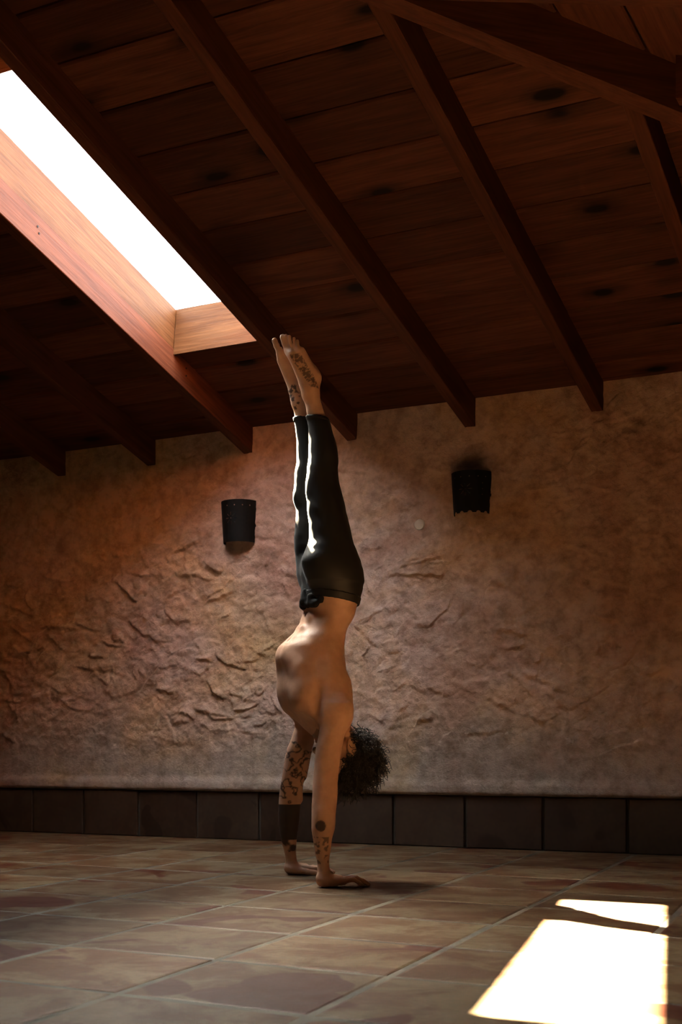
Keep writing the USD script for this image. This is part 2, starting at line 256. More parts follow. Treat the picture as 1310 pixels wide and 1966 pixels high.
# ------------------------------------------------------------------ back wall: rough plaster with a rounded ledge, tile base below
wall_back = xf('wall_back', kind='structure', label='rough hand-thrown ochre and pink plaster wall behind the person')
def wall_surface():
    STEP = 0.0072
    xs = np.arange(XL, XR + STEP, STEP); zs = np.arange(ZL, ZC + 0.02, STEP)
    X, Z = np.meshgrid(xs, zs)
    P = np.stack([X, np.zeros_like(X), Z], -1)
    rg = np.random.default_rng(11)
    h = 0.050 * (fbm(P * [1.1, 1, 1.5] + 3, 4, 3) - 0.5) + 0.020 * (fbm(P * [4.0, 1, 5.0], 4, 8) - 0.5)
    # thrown and trowelled dabs: each swells towards one edge and breaks off sharply there
    amp = np.clip((Z - 0.42) / 0.30, 0.06, 1) * (0.55 + 0.4 * np.clip(1 - np.abs(X + 4.4) / 2.0, 0, 1) + 0.15 * np.clip((X + 3.2) / 1.5, 0, 1))
    amp = amp * (1 - 0.45 * np.clip((Z - 1.45) / 0.5, 0, 1) * np.clip((-1.9 - X) / 0.6, 0, 1))
    dab = np.zeros_like(h)
    for _ in range(1850):
        cx, cz = rg.uniform(XL, XR), rg.uniform(0.35, ZC)
        a, b = 0.03 + 0.13 * rg.random() ** 1.6, 0.018 + 0.055 * rg.random() ** 1.4
        th = rg.normal(-0.25, 0.55) if rg.random() < 0.75 else rg.uniform(0, 6.28)
        hh = rg.uniform(0.004, 0.020) * (1.5 if rg.random() < 0.12 else 1)
        R_ = a * 1.5
        i0, i1 = np.searchsorted(xs, [cx - R_, cx + R_]); j0, j1 = np.searchsorted(zs, [cz - R_, cz + R_])
        if i1 <= i0 or j1 <= j0: continue
        x, z = X[j0:j1, i0:i1] - cx, Z[j0:j1, i0:i1] - cz
        wob = (noise(np.stack([x * 22 + cx * 7, z * 22 + cz * 9, np.full_like(x, _)], -1), 5) - 0.5) * 0.55
        u = (x * math.cos(th) + z * math.sin(th)) / a + wob * 0.8; v = (-x * math.sin(th) + z * math.cos(th)) / b + wob
        rr = np.sqrt(u * u + v * v)
        edge = np.clip((1 - rr) / 0.16, 0, 1); edge = edge * edge * (3 - 2 * edge)          # sharp rim
        ramp = np.clip(0.5 - 0.5 * v, 0, 1) ** 1.3                                         # thick at the lower side
        dab[j0:j1, i0:i1] = np.maximum(dab[j0:j1, i0:i1] * (1 - 0.25 * edge), dab[j0:j1, i0:i1] * 0.55 + hh * edge * ramp)
    crev = np.zeros_like(h)                                     # broken crevices under thicker throws of mortar
    for _ in range(185):
        cx, cz = rg.uniform(XL, XR), rg.uniform(0.5, 2.15); a, b = rg.uniform(0.05, 0.16), rg.uniform(0.03, 0.06); th = rg.normal(-0.2, 0.35); hh = rg.uniform(0.010, 0.030)
        R_ = a * 1.6
        i0, i1 = np.searchsorted(xs, [cx - R_, cx + R_]); j0, j1 = np.searchsorted(zs, [cz - R_, cz + R_])
        if i1 <= i0 or j1 <= j0: continue
        x, z = X[j0:j1, i0:i1] - cx, Z[j0:j1, i0:i1] - cz
        jag = (fbm(np.stack([x * 26 + cx * 5, z * 26, np.full_like(x, _ + .5)], -1), 3, 7) - 0.5) * 0.9
        u = (x * math.cos(th) + z * math.sin(th)) / a; v = (-x * math.sin(th) + z * math.cos(th)) / b + jag
        lip = np.clip((v + 0.15) / 0.30, 0, 1) * np.exp(-np.clip(v, 0, 9) * 1.1) * np.clip(1.25 - u * u, 0, 1) ** 0.7
        crev[j0:j1, i0:i1] = np.maximum(crev[j0:j1, i0:i1], hh * lip)
    h = h + dab * amp * 0.8 + crev * amp + 0.030 * (0.25 - np.abs(fbm(P * [8, 1, 11], 5, 51) - 0.5)) * np.clip(amp * 1.6, 0.2, 1) + 0.011 * (fbm(P * 26, 4, 21) - 0.5) * np.clip(amp * 2, 0.3, 1)
    # trowel-smoothed foot and the rounded ledge
    t = np.clip((Z - 0.40) / 0.12, 0, 1); t = t * t * (3 - 2 * t)
    h = h * (0.22 + 0.78 * t)
    zt = ZL + 0.094 + 0.006 * (noise(np.stack([X * 1.3, X * 0, X * 0], -1), 3) - 0.5)
    lz = np.clip((zt - Z) / 0.05, 0, 1); lz = lz * lz * (3 - 2 * lz)
    h = h + lz * 0.013
    rnd = np.clip((Z - ZL) / 0.022, 0, 1); h = h - 0.022 * (1 - np.sqrt(np.clip(1 - (1 - rnd) ** 2, 0, 1)))
    h = np.where(Z > 2.2, h * np.clip((ZC + 0.02 - Z) / 0.15, 0.25, 1), h)
    V = np.stack([X, D - 0.006 - h, Z], -1).reshape(-1, 3)
    nz, nx = X.shape
    idx = np.arange(nz * nx).reshape(nz, nx)
    Fq = np.stack([idx[:-1, :-1], idx[:-1, 1:], idx[1:, 1:], idx[1:, :-1]], -1).reshape(-1, 4)
    # a strip turns the ledge's underside back to the wall
    base = len(V); low = idx[0]
    V = np.vstack([V, np.c_[xs, np.full(nx, D + 0.03), np.full(nx, ZL + 0.002)]])
    bi = base + np.arange(nx)
    Fq = np.vstack([Fq, np.stack([bi[:-1], bi[1:], low[1:], low[:-1]], -1)])
    # the plaster's own colours: ochre on the left, pink in the middle, grey at the foot, a soot stain over one lamp
    c = np.zeros(X.shape + (3,))
    n1 = fbm(P * [0.8, 1, 0.9] + 9, 4, 31)[..., None]; n2 = fbm(P * [1.6, 1, 1.7] + 5, 4, 41)[..., None]
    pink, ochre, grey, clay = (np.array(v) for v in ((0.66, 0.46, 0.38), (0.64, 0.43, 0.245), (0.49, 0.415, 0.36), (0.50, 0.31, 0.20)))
    w_o = np.clip((n1 - 0.42) * 4 + np.clip((-4.1 - X[..., None]) / 1.2, -1.2, 0.8), 0, 1)
    c = pink + (ochre - pink) * w_o
    w_c = np.clip((n2 - 0.45) * 3 + np.clip((X[..., None] + 2.8) / 1.2, -0.9, 0.8), 0, 1) * 0.8
    c = c + (clay - c) * w_c
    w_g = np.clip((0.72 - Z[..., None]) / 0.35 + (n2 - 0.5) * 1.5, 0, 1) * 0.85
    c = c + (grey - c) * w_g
    soot = np.exp(-((X + 2.555) / 0.10) ** 2 - ((Z - 2.055) / 0.06) ** 2)[..., None]
    c = c * (1 - 0.72 * np.clip(soot * 1.2, 0, 1))
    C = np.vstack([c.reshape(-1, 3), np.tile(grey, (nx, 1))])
    return V, Fq, C, (xs, zs, h)
wv, wf, wc, (WXS, WZS, WH) = wall_surface()
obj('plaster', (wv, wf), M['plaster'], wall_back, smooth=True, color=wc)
obj('masonry', join([box((XL - 0.2, D + 0.03, ZL), (XR + 0.3, D + 0.3, ZC + 0.05)), box((XL - 0.2, D + 0.045, -0.1), (XR + 0.3, D + 0.3, ZL))]), M['dark_mortar'], wall_back)
def wall_y(x, z):
    return D - 0.006 - WH[np.clip(np.searchsorted(WZS, z), 0, len(WZS) - 1), np.clip(np.searchsorted(WXS, x), 0, len(WXS) - 1)]
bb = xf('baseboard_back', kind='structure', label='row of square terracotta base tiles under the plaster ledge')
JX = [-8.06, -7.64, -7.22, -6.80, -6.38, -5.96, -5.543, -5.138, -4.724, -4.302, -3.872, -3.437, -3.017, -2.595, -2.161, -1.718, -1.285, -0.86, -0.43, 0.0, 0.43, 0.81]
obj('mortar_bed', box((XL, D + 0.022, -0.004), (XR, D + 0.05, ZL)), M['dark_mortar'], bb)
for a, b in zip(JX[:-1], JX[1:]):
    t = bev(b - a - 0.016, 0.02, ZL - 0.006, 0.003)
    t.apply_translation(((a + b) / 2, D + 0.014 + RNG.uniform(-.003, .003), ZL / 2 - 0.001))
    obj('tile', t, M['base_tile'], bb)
# walls out of the picture
obj('wall_right', box((XR, YF - 0.2, 0), (XR + 0.2, D + 0.2, ZC + 0.02)), M['plain_plaster'], kind='structure')
obj('wall_left', box((XL - 0.2, YF - 0.2, 0), (XL, D + 0.2, 4.2)), M['plain_plaster'], kind='structure')
obj('wall_front', box((XL - 0.2, YF - 0.2, 0), (XR + 0.2, YF, ZC + 0.02)), M['plain_plaster'], kind='structure')

# ------------------------------------------------------------------ ceiling of stained boards
ceiling = xf('ceiling', kind='structure', label='sloping ceiling of dark stained knotty boards')
PL = [3.01 - 0.243 * 3, 3.01 - 0.243 * 2, 3.01 - 0.243, 3.01, 3.253, 3.495, 3.738, 3.975, 4.232, 4.489, 4.735, 4.980, 5.222, 5.463, 5.700, 5.940, 6.172, 6.390, 6.62]
TH = 0.022
def plank(x0, x1, y0, y1, dz=0.0):
    """a board of the main slope, its lower edges chamfered; x1 may be a pair (at y0, at y1) where it is cut along the hip"""
    xa, xb = x1 if isinstance(x1, tuple) else (x1, x1)
    g, c = 0.0042, 0.007
    y0, y1 = y0 + g, y1 - g
    P = []
    for (y, xe, s) in ((y0, xa, 1), (y1, xb, -1)):
        P += [(x0, y, zr(y) + c + dz), (xe, y, zr(y) + c + dz), (x0, y + s * c, zr(y + s * c) + dz), (xe, y + s * c, zr(y + s * c) + dz), (x0, y, zr(y) + TH), (xe, y, zr(y) + TH)]
    return trimesh.convex.convex_hull(np.array(P))
for k, (y0, y1) in enumerate(zip(PL[:-1], PL[1:])):
    hipx = lambda y: y - C0
    if y1 < SKY0 - 0.3: breaks = [XL, -5.30, -2.56]
    else: breaks = [XL, -5.30 if k % 2 else -4.62, -1.87 if k % 2 else -2.56]
    cuts = sorted(set(breaks))
    def runs(a, b, ya, yb):
        edge = [a] + [c for c in cuts if a + 0.3 < c < b - 0.3] + [b]
        return list(zip(edge[:-1], edge[1:]))
    spans = [(y0, y1, None)]
    inside = y1 > SKY0 and y0 < SKY1
    xe = (hipx(y0) - 0.0, hipx(y1) - 0.0)
    def lay(a, b, ya, yb):
        rr = runs(a, b if not isinstance(b, tuple) else max(b), ya, yb)
        for q, (u, v) in enumerate(rr):
            last = q == len(rr) - 1
            obj('plank', plank(u + 0.001, b if (last and isinstance(b, tuple)) else v - 0.001, ya, yb, RNG.uniform(0, 0.0025)), M['plank'], ceiling)
    if not inside: lay(XL, xe, y0, y1)
    else:
        lay(XL, SKX0 - 0.02, y0, y1); lay(SKX1 + 0.02, xe, y0, y1)
        if y0 < SKY0 - 0.02: lay(SKX0 - 0.03, SKX1 + 0.03, y0, SKY0 - 0.01)
        if y1 > SKY1 + 0.02: lay(SKX0 - 0.03, SKX1 + 0.03, SKY1 + 0.01, y1)
def side_plank(x0, x1, dz):
    """a board of the side slope, running along y from the hip towards the camera's end"""
    g, c = 0.0042, 0.007; x0, x1 = x0 + g, x1 - g; P = []
    for (x, s) in ((x0, 1), (x1, -1)):
        ya, yb = -(x - XR) - 2.0 + 0.0, x + C0
        ya = max(ya, YF)
        for y in (ya, yb):
            P += [(x, y, zrr(x) + c + dz), (x + s * c, y, zrr(x + s * c) + dz), (x, y, zrr(x) + TH)]
    return trimesh.convex.convex_hull(np.array(P))
SX = [XR - 0.243 * k for k in range(18)][::-1]
for x0, x1 in zip(SX[:-1], SX[1:]):
    obj('plank', side_plank(x0, x1, RNG.uniform(0, 0.002)), M['plank_y'], ceiling)
# roof deck over the boards (closes the room; open at the skylight)
def slab(poly, zf, t0, t1):
    from shapely.geometry import Polygon
    poly = poly if hasattr(poly, 'exterior') else Polygon(poly)
    m = trimesh.creation.extrude_polygon(poly, 1.0, engine='earcut')
    v = np.array(m.vertices); v[:, 2] = zf(v[:, 0], v[:, 1]) + np.where(v[:, 2] > 0.5, t1, t0); m.vertices = v
    return m
from shapely.geometry import Polygon
main = Polygon([(XL - 0.2, YR), (YR - C0, YR), (D + 0.3 - C0, D + 0.3), (XL - 0.2, D + 0.3)]).difference(Polygon([(SKX0 - 0.02, SKY0 - 0.02), (SKX1 + 0.02, SKY0 - 0.02), (SKX1 + 0.02, SKY1 + 0.02), (SKX0 - 0.02, SKY1 + 0.02)]))
zfront = lambda x, y: ZC + SL * (y - (2 * YR - D))
obj('roof_deck', join([slab(main, lambda x, y: ZC + SL * (D - y), TH, 0.12),
    slab([(YR - C0, YR), (2 * YR - D - 0.3 + 0 * 1, 0)][:0] or [(YR - C0, YR), (XR + 0.3, 2 * YR - D - 0.3), (XR + 0.3, D + 0.3)], lambda x, y: ZC + SL * (XR - x), TH, 0.12)]), M['deck'], ceiling)
obj('front_boards', slab([(XL - 0.2, YR), (XL - 0.2, YF - 0.2), (XR + 0.2, YF - 0.2), (YR - C0, YR)], zfront, 0.0, 0.12), M['plank'], ceiling)

# ------------------------------------------------------------------ rafters and hip
def rafter(xr, y0, y1, w=RW, dz=RDZ):
    P = []
    c = 0.003
    for y in (y0, y1):
        t, b = zr(y) + 0.004, zr(y) - dz
        P += [(xr - w, y, t), (xr, y, t), (xr - w, y, b + c), (xr, y, b + c), (xr - w + c, y, b), (xr - c, y, b)]
    return trimesh.convex.convex_hull(np.array(P))
NAMES = ['dark roof rafter ending at the wall furthest from the wall lamps', 'dark roof rafter between the one furthest from the wall lamps and the lit one', 'roof rafter with its side glowing orange along the skylight',
         'dark roof rafter behind the feet, along the shaded side of the skylight', 'dark roof rafter whose foot ends right above the scalloped wall lamp',
         'roof rafter meeting the hip beam at the top and the wall beyond the scalloped lamp', 'short roof rafter running down from the hip beam at the picture edge']
for k, x in enumerate(RX):
    top = min(YR if k < 99 else 0, 99)
    y0 = max(YR, x - RW / 2 + C0 - 0.02) if x + C0 > YR else YR
    r_ = xf('roof_rafter', label=NAMES[k], cat='beam', group=None)
    obj('timber', rafter(x, y0, D - 0.004), M['rafter'], r_)
    if k == 2:
        for (yy, dz) in ((5.86, 0.035), (5.86, 0.075), (4.66, 0.05), (4.67, 0.075)):
            n_ = trimesh.creation.cylinder(0.005, 0.004, sections=10); n_.apply_transform(trimesh.transformations.rotation_matrix(math.pi / 2, [0, 1, 0]))
            n_.apply_translation((x + 0.0005, yy, zr(yy) - dz)); obj('nail', n_, M['iron'], r_)
for x in (-8.03, -7.34, -6.65, -5.96): obj('rafter', rafter(x, YR, D - 0.004), M['rafter'], ceiling)
for x in (-0.474, 0.21): obj('rafter', rafter(x, x + C0, D - 0.004), M['rafter'], ceiling)
hp = []
for u in (-0.6, 3.69):                                       # the hip runs along (1, 1, -s)
    for dc, dz in ((0.063, -0.17), (-0.063, -0.17), (0.063, 0.02), (-0.063, 0.02)):
        hp.append((u - C0 / 2 - dc / 2, u + C0 / 2 + dc / 2, ZC + SL * (D - C0 / 2 - u) + dz))
obj('hip_beam', trimesh.convex.convex_hull(np.array(hp)), M['hip'], label='heavy diagonal hip beam crossing the dark ceiling corner', cat='beam')
for n, y in enumerate((4.56, 3.87)):
    P = []
    for x in (y + RW + 0.09 - C0, XR):
        for yy in (y, y + RW):
            P += [(x, yy, zrr(x) - 0.001), (x, yy, zrr(x) - RDZ)]
    m = trimesh.convex.convex_hull(np.array(P))
    if n == 0: obj('side_rafter', m, M['rafter_x'], label='dark side rafter leaving the hip beam in the top corner', cat='beam')
    else: obj('rafter', m, M['rafter_x'], ceiling)

# ------------------------------------------------------------------ skylight: a boarded well and its glazing
window = xf('window_1', kind='structure', label='long roof skylight in a boarded well, glowing white')
ZG = 0.205
def well_side(x0, x1, lo, hi, ya, yb):
    P = [(x, y, zr(y) + o) for x in (x0, x1) for y in (ya, yb) for o in (lo, hi)]
    return trimesh.convex.convex_hull(np.array(P))
def slope_bar(x0, x1, y0, y1, lo, hi): return well_side(x0, x1, lo, hi, y0, y1)
obj('well_board', well_side(SKX0 - 0.024, SKX0 - 0.005, 0.009, ZG + 0.02, SKY0 - 0.02, SKY1 + 0.04), M['well_y'], window)
obj('well_board', well_side(SKX1 + 0.005, SKX1 + 0.024, 0.009, ZG + 0.02, SKY0 - 0.02, SKY1 + 0.04), M['well_y'], window)
P = [(x, y, z) for x in (SKX0, SKX1) for (y, z) in ((SKY1, zr(SKY1) - 0.028), (SKY1 + 0.016, zr(SKY1 + 0.016) - 0.022), (SKY1 + 0.03, zr(SKY1 + 0.03) + ZG + 0.02), (SKY1 + 0.048, zr(SKY1 + 0.048) + ZG + 0.02))]
obj('well_board', trimesh.convex.convex_hull(np.array(P)), M['well_x'], window)
P = [(x, y, z) for x in (SKX0, SKX1) for (y, z) in ((SKY0 - 0.018, zr(SKY0 - .018) - 0.035), (SKY0, zr(SKY0) - 0.034), (SKY0 - 0.10, zr(SKY0 - .1) + ZG + 0.02), (SKY0 - 0.118, zr(SKY0 - .118) + ZG + 0.02))]
obj('well_board', trimesh.convex.convex_hull(np.array(P)), M['well_x'], window)
obj('header', slope_bar(SKX0, SKX1, SKY0 - 0.10, SKY0 - 0.020, -0.036, 0.0), M['well_x'], window)
obj('glazing_pane', slope_bar(SKX0 - 0.02, SKX1 + 0.02, SKY0 - 0.12, SKY1 + 0.05, ZG + 0.02, ZG + 0.026), M['pane'], window)
fr = [slope_bar(SKX0 - 0.08, SKX0 - 0.024, SKY0 - 0.2, SKY1 + 0.1, ZG - 0.08, ZG + 0.03), slope_bar(SKX1 + 0.024, SKX1 + 0.08, SKY0 - 0.2, SKY1 + 0.1, ZG - 0.08, ZG + 0.03),
      slope_bar(SKX0 - 0.08, SKX1 + 0.08, SKY0 - 0.2, SKY0 - 0.11, ZG - 0.08, ZG + 0.03), slope_bar(SKX0 - 0.08, SKX1 + 0.08, SKY1 + 0.045, SKY1 + 0.1, ZG - 0.08, ZG + 0.03)]
obj('frame', join(fr), M['deck'], window)
#@@OBJECTS@@
# ------------------------------------------------------------------ the person: a handstand, built as one smooth field
# local axes of the figure: x = his right, y = his back, z = up; origin on the floor midway between the hands
PO = np.array([-2.503, 4.618, 0.0]); PROT = math.atan2(-0.733, 0.68)
VOX = 0.004
GLO, GHI = np.array([-0.40, -0.20, -0.006]), np.array([0.42, 0.34, 2.24])
GN = np.ceil((GHI - GLO) / VOX).astype(int)
AXS = [(GLO[k] + VOX * np.arange(GN[k])).astype(np.float32) for k in range(3)]
def field(): return np.full(GN, 1.0, np.float32)
def window_of(lo, hi, pad):
    sl = []
    for k in range(3):
        a = max(0, int((lo[k] - pad - GLO[k]) / VOX)); b = min(GN[k], int((hi[k] + pad - GLO[k]) / VOX) + 2)
        if b <= a: return None
        sl.append(slice(a, b))
    X, Y, Z = (AXS[k][sl[k]] for k in range(3))
    return tuple(sl), X[:, None, None], Y[None, :, None], Z[None, None, :]
def smin(a, b, k):
    h = np.clip(0.5 + 0.5 * (b - a) / k, 0, 1)
    return b + (a - b) * h - k * h * (1 - h)
def put(Fd, lo, hi, fn, k, carve=False):
    w = window_of(lo, hi, k + 0.02)
    if w is None: return
    sl, X, Y, Z = w
    d = fn(X, Y, Z).astype(np.float32)
    Fd[sl] = -smin(-Fd[sl], d, k) if carve else smin(Fd[sl], d, k)
def cone(Fd, a, b, ra, rb, k=0.01, carve=False):
    """a bone: the tapered capsule from a (radius ra) to b (radius rb)"""
    a, b = np.array(a, float), np.array(b, float)
    ba = b - a; l2 = max(ba @ ba, 1e-9)
    def fn(X, Y, Z):
        px, py, pz = X - a[0], Y - a[1], Z - a[2]
        t = np.clip((px * ba[0] + py * ba[1] + pz * ba[2]) / l2, 0, 1)
        return np.sqrt((px - t * ba[0]) ** 2 + (py - t * ba[1]) ** 2 + (pz - t * ba[2]) ** 2) - (ra + t * (rb - ra))
    r = max(ra, rb); put(Fd, np.minimum(a, b) - r, np.maximum(a, b) + r, fn, k, carve)
def ell(Fd, c, rad, k=0.01, rot=None, carve=False):
    """an ellipsoid; rot's columns are its axes"""
    c, rad = np.array(c, float), np.array(rad, float); Rm = np.eye(3) if rot is None else np.array(rot)
    def fn(X, Y, Z):
        p = (X - c[0], Y - c[1], Z - c[2]); u = []
        for k_ in range(3): u.append((p[0] * Rm[0, k_] + p[1] * Rm[1, k_] + p[2] * Rm[2, k_]) / rad[k_])
        k0 = np.sqrt(u[0] ** 2 + u[1] ** 2 + u[2] ** 2)
        return (k0 - 1) * rad.min() * 0.5 + (k0 - 1) * k0 / np.maximum(np.sqrt((u[0] / rad[0]) ** 2 + (u[1] / rad[1]) ** 2 + (u[2] / rad[2]) ** 2), 1e-6) * 0.5
    e = np.full(3, rad.max()) if rot is not None else rad
    put(Fd, c - e, c + e, fn, k, carve)
def loft(Fd, rows, k=0.02, p=2.0, grow=0.0, twist=None):
    """elliptical sections stacked in z: rows of (z, x, y, half width x, half depth y)"""
    T = np.array(sorted(rows)); f = [PchipInterpolator(T[:, 0], T[:, j]) for j in range(1, 5)]
    z0, z1 = T[0, 0], T[-1, 0]; rmax = T[:, 3:].max() + grow
    def fn(X, Y, Z):
        z = np.clip(Z, z0, z1); cx, cy, bx, by = (g(z) for g in f); bx = bx + grow; by = by + grow
        dx, dy = X - cx, Y - cy
        if twist is not None:
            a = np.radians(np.interp(Z, *twist)); dx, dy = dx * np.cos(a) + dy * np.sin(a), -dx * np.sin(a) + dy * np.cos(a)
        u = (np.abs(dx / bx) ** p + np.abs(dy / by) ** p) ** (1 / p)
        d = (u - 1) * np.minimum(bx, by)
        over = np.maximum(np.maximum(z0 - Z, Z - z1), 0)
        return np.sqrt(np.maximum(d, 0) ** 2 + over ** 2) + np.minimum(d, 0)
    lo = np.array([T[:, 1].min() - rmax, T[:, 2].min() - rmax, z0]); hi = np.array([T[:, 1].max() + rmax, T[:, 2].max() + rmax, z1])
    put(Fd, lo, hi, fn, k)
def surface(Fd, lo=None, hi=None):
    """surface nets: one vertex in every cell that the zero level crosses"""
    S = Fd if lo is None else Fd[tuple(slice(a, b) for a, b in zip(lo, hi))]
    off = np.zeros(3) if lo is None else np.array(lo)
    n = np.array(S.shape); ins = S < 0
    cnt = np.zeros(n - 1, np.int8)
    for d in np.ndindex(2, 2, 2): cnt += ins[d[0]:n[0] - 1 + d[0], d[1]:n[1] - 1 + d[1], d[2]:n[2] - 1 + d[2]]
    cells = np.argwhere((cnt > 0) & (cnt < 8)); idx = np.full(n - 1, -1, np.int64); idx[tuple(cells.T)] = np.arange(len(cells))
    corner = {d: S[cells[:, 0] + d[0], cells[:, 1] + d[1], cells[:, 2] + d[2]] for d in np.ndindex(2, 2, 2)}
    acc = np.zeros((len(cells), 3)); m = np.zeros(len(cells))
    for d in np.ndindex(2, 2, 2):
        for ax in range(3):
            if d[ax]: continue
            e = list(d); e[ax] = 1; e = tuple(e)
            a, b = corner[d], corner[e]; x = (a < 0) != (b < 0)
            t = np.where(x, a / np.where(x, a - b, 1), 0)
            pnt = np.tile(np.array(d, float), (len(cells), 1)); pnt[:, ax] += t
            acc[x] += pnt[x]; m[x] += 1
    V = (cells + off + acc / m[:, None]) * VOX + GLO
    faces = []
    for ax in range(3):
        u, v = (ax + 1) % 3, (ax + 2) % 3
        sl0 = [slice(0, None)] * 3; sl1 = [slice(0, None)] * 3; sl0[ax] = slice(0, n[ax] - 1); sl1[ax] = slice(1, n[ax])
        a, b = ins[tuple(sl0)], ins[tuple(sl1)]
        E = np.argwhere(a != b); E = E[(E[:, u] > 0) & (E[:, v] > 0) & (E[:, u] < n[u] - 1) & (E[:, v] < n[v] - 1)]
        q = []
        for du, dv in ((-1, -1), (0, -1), (0, 0), (-1, 0)):
            c = E.copy(); c[:, u] += du; c[:, v] += dv; q.append(idx[tuple(c.T)])
        q = np.stack(q, 1); flip = ~a[tuple(E.T)]
        q[flip] = q[flip][:, ::-1]; faces.append(q)
    Q = np.vstack(faces); Q = Q[(Q >= 0).all(1)]
    return V, np.vstack([Q[:, [0, 1, 2]], Q[:, [0, 2, 3]]])

# --- torso sections (z, x, y, half width, half depth)
TORSO = [(1.30, 0, .082, .135, .088), (1.231, 0, .096, .160, .110), (1.169, 0, .1027, .160, .106), (1.123, 0, .097, .152, .0985), (1.071, 0, .0916, .140, .088), (1.009, 0, .0613, .132, .089),
         (0.967, 0, .0353, .136, .1065), (0.928, 0, .0158, .144, .120), (0.899, 0, .0136, .150, .122), (0.836, 0, .0212, .170, .118), (0.767, 0, .0286, .192, .120),
         (0.726, 0, .0394, .206, .116), (0.674, 0, .054, .195, .102), (0.620, 0, .064, .110, .080), (0.585, 0, .075, .06, .055)]
TWIST = ([.66, .80, 1.05, 1.25], [0, 11, 12, 0])          # the trunk is turned a little towards his right
LEG = [(1.19, .092, .090, .080, .106), (1.230, .092, .081, .086, .112), (1.263, .090, .074, .086, .1135), (1.312, .087, .076, .082, .0965), (1.351, .085, .076, .078, .082), (1.417, .081, .068, .073, .075),
       (1.482, .077, .059, .067, .071), (1.548, .075, .051, .057, .063), (1.59, .074, .044, .054, .0595), (1.636, .073, .044, .0535, .056), (1.691, .071, .048, .053, .052),
       (1.732, .07, .046, .049, .050), (1.767, .069, .040, .044, .045), (1.818, .068, .030, .038, .0395), (1.855, .067, .0177, .034, .0355), (1.883, .066, .011, .031, .033),
       (1.936, .066, -.004, .031, .032), (1.965, .066, -.008, .031, .031)]
FAR = {1.19: (.098, .095), 1.230: (.090, .100), 1.263: (.083, .097), 1.312: (.070, .089), 1.351: (.053, .078), 1.417: (.050, .0725), 1.482: (.0495, .068), 1.548: (.0375, .062), 1.59: (.030, .0585)}
def leg_rows(side):
    if side > 0: return LEG
    return [(z + .004, -x, *((FAR[z][0], bx, FAR[z][1]) if z in FAR else (y - .014, bx, by))) for z, x, y, bx, by in LEG]
ARM_N = [(0.70, .178, .072, .058, .052), (0.643, .190, .064, .055, .053), (0.60, .197, .052, .050, .052), (0.554, .203, .040, .046, .050), (0.522, .207, .032, .044, .0495), (0.452, .215, .021, .042, .0475),
         (0.405, .222, .0155, .041, .0480), (0.351, .232, .0114, .041, .0490), (0.315, .238, .007, .0415, .0485), (0.285, .242, .004, .042, .0470), (0.229, .248, .0006, .040, .0455), (0.186, .252, -.0035, .036, .0370),
         (0.132, .256, -.0043, .031, .0290), (0.094, .259, -.003, .0285, .0225), (0.058, .26, -.001, .030, .0230), (0.035, .26, .002, .032, .024)]
ARM_F = [(0.70, .178, .068, .058, .052), (0.643, .190, .058, .055, .050), (0.60, .197, .042, .050, .048), (0.57, .200, .033, .047, .048), (0.522, .205, .014, .044, .0475), (0.47, .212, .0045, .042, .0470), (0.402, .222, -.004, .041, .0465),
         (0.335, .240, -.010, .041, .0470), (0.285, .245, -.013, .041, .0455), (0.235, .248, -.0145, .040, .0440), (0.186, .252, -.0150, .036, .0380), (0.136, .255, -.0115, .031, .0310), (0.094, .259, -.006, .0285, .0240),
         (0.058, .26, -.001, .030, .0230), (0.035, .26, .002, .032, .024)]
def hand(Fd, side, spread, lift):
    """palm and five fingers flat on the floor, pointing along his back (+y)"""
    wx = .26 * side
    H = field_local = Fd
    cone(H, (wx, -.006, .030), (wx + .004 * side, .060, .030), .026, .018, .015)
    cone(H, (wx - .022 * side, .006, .024), (wx - .026 * side, .078, .026), .020, .0145, .015)
    cone(H, (wx + .020 * side, .004, .022), (wx + .030 * side, .070, .023), .019, .013, .015)
    chains = [(-.030, .088, -.046, .078), (-.008, .094, -.012, .086), (.014, .090, .021, .080), (.033, .078, .052, .062)]
    for n, (x0, y0, x1, L) in enumerate(chains):
        dx = (x1 - x0) * spread
        pts = [(wx + side * x0, y0 - .012, .026), (wx + side * (x0 + dx * .45), y0 + L * .42, .026 + lift), (wx + side * (x0 + dx * .8), y0 + L * .75, .018 + lift * .4), (wx + side * (x0 + dx), y0 + L, .0085)]
        rr = [.0112, .0098, .0088, .0076] if n < 3 else [.0100, .0086, .0076, .0068]
        for a, b, ra, rb in zip(pts[:-1], pts[1:], rr[:-1], rr[1:]): cone(H, a, b, ra, rb, .004)
        ell(H, pts[1], (.0102, .0110, .0100) if n < 3 else (.009, .010, .009), .004)
    th = [(wx - .028 * side, .016, .022), (wx - .056 * side, .048, .018), (wx - .072 * side, .078, .015), (wx - .080 * side, .102, .010)]
    for a, b, ra, rb in zip(th[:-1], th[1:], (.0165, .0125, .0108), (.0125, .0108, .0088)): cone(H, a, b, ra, rb, .006)
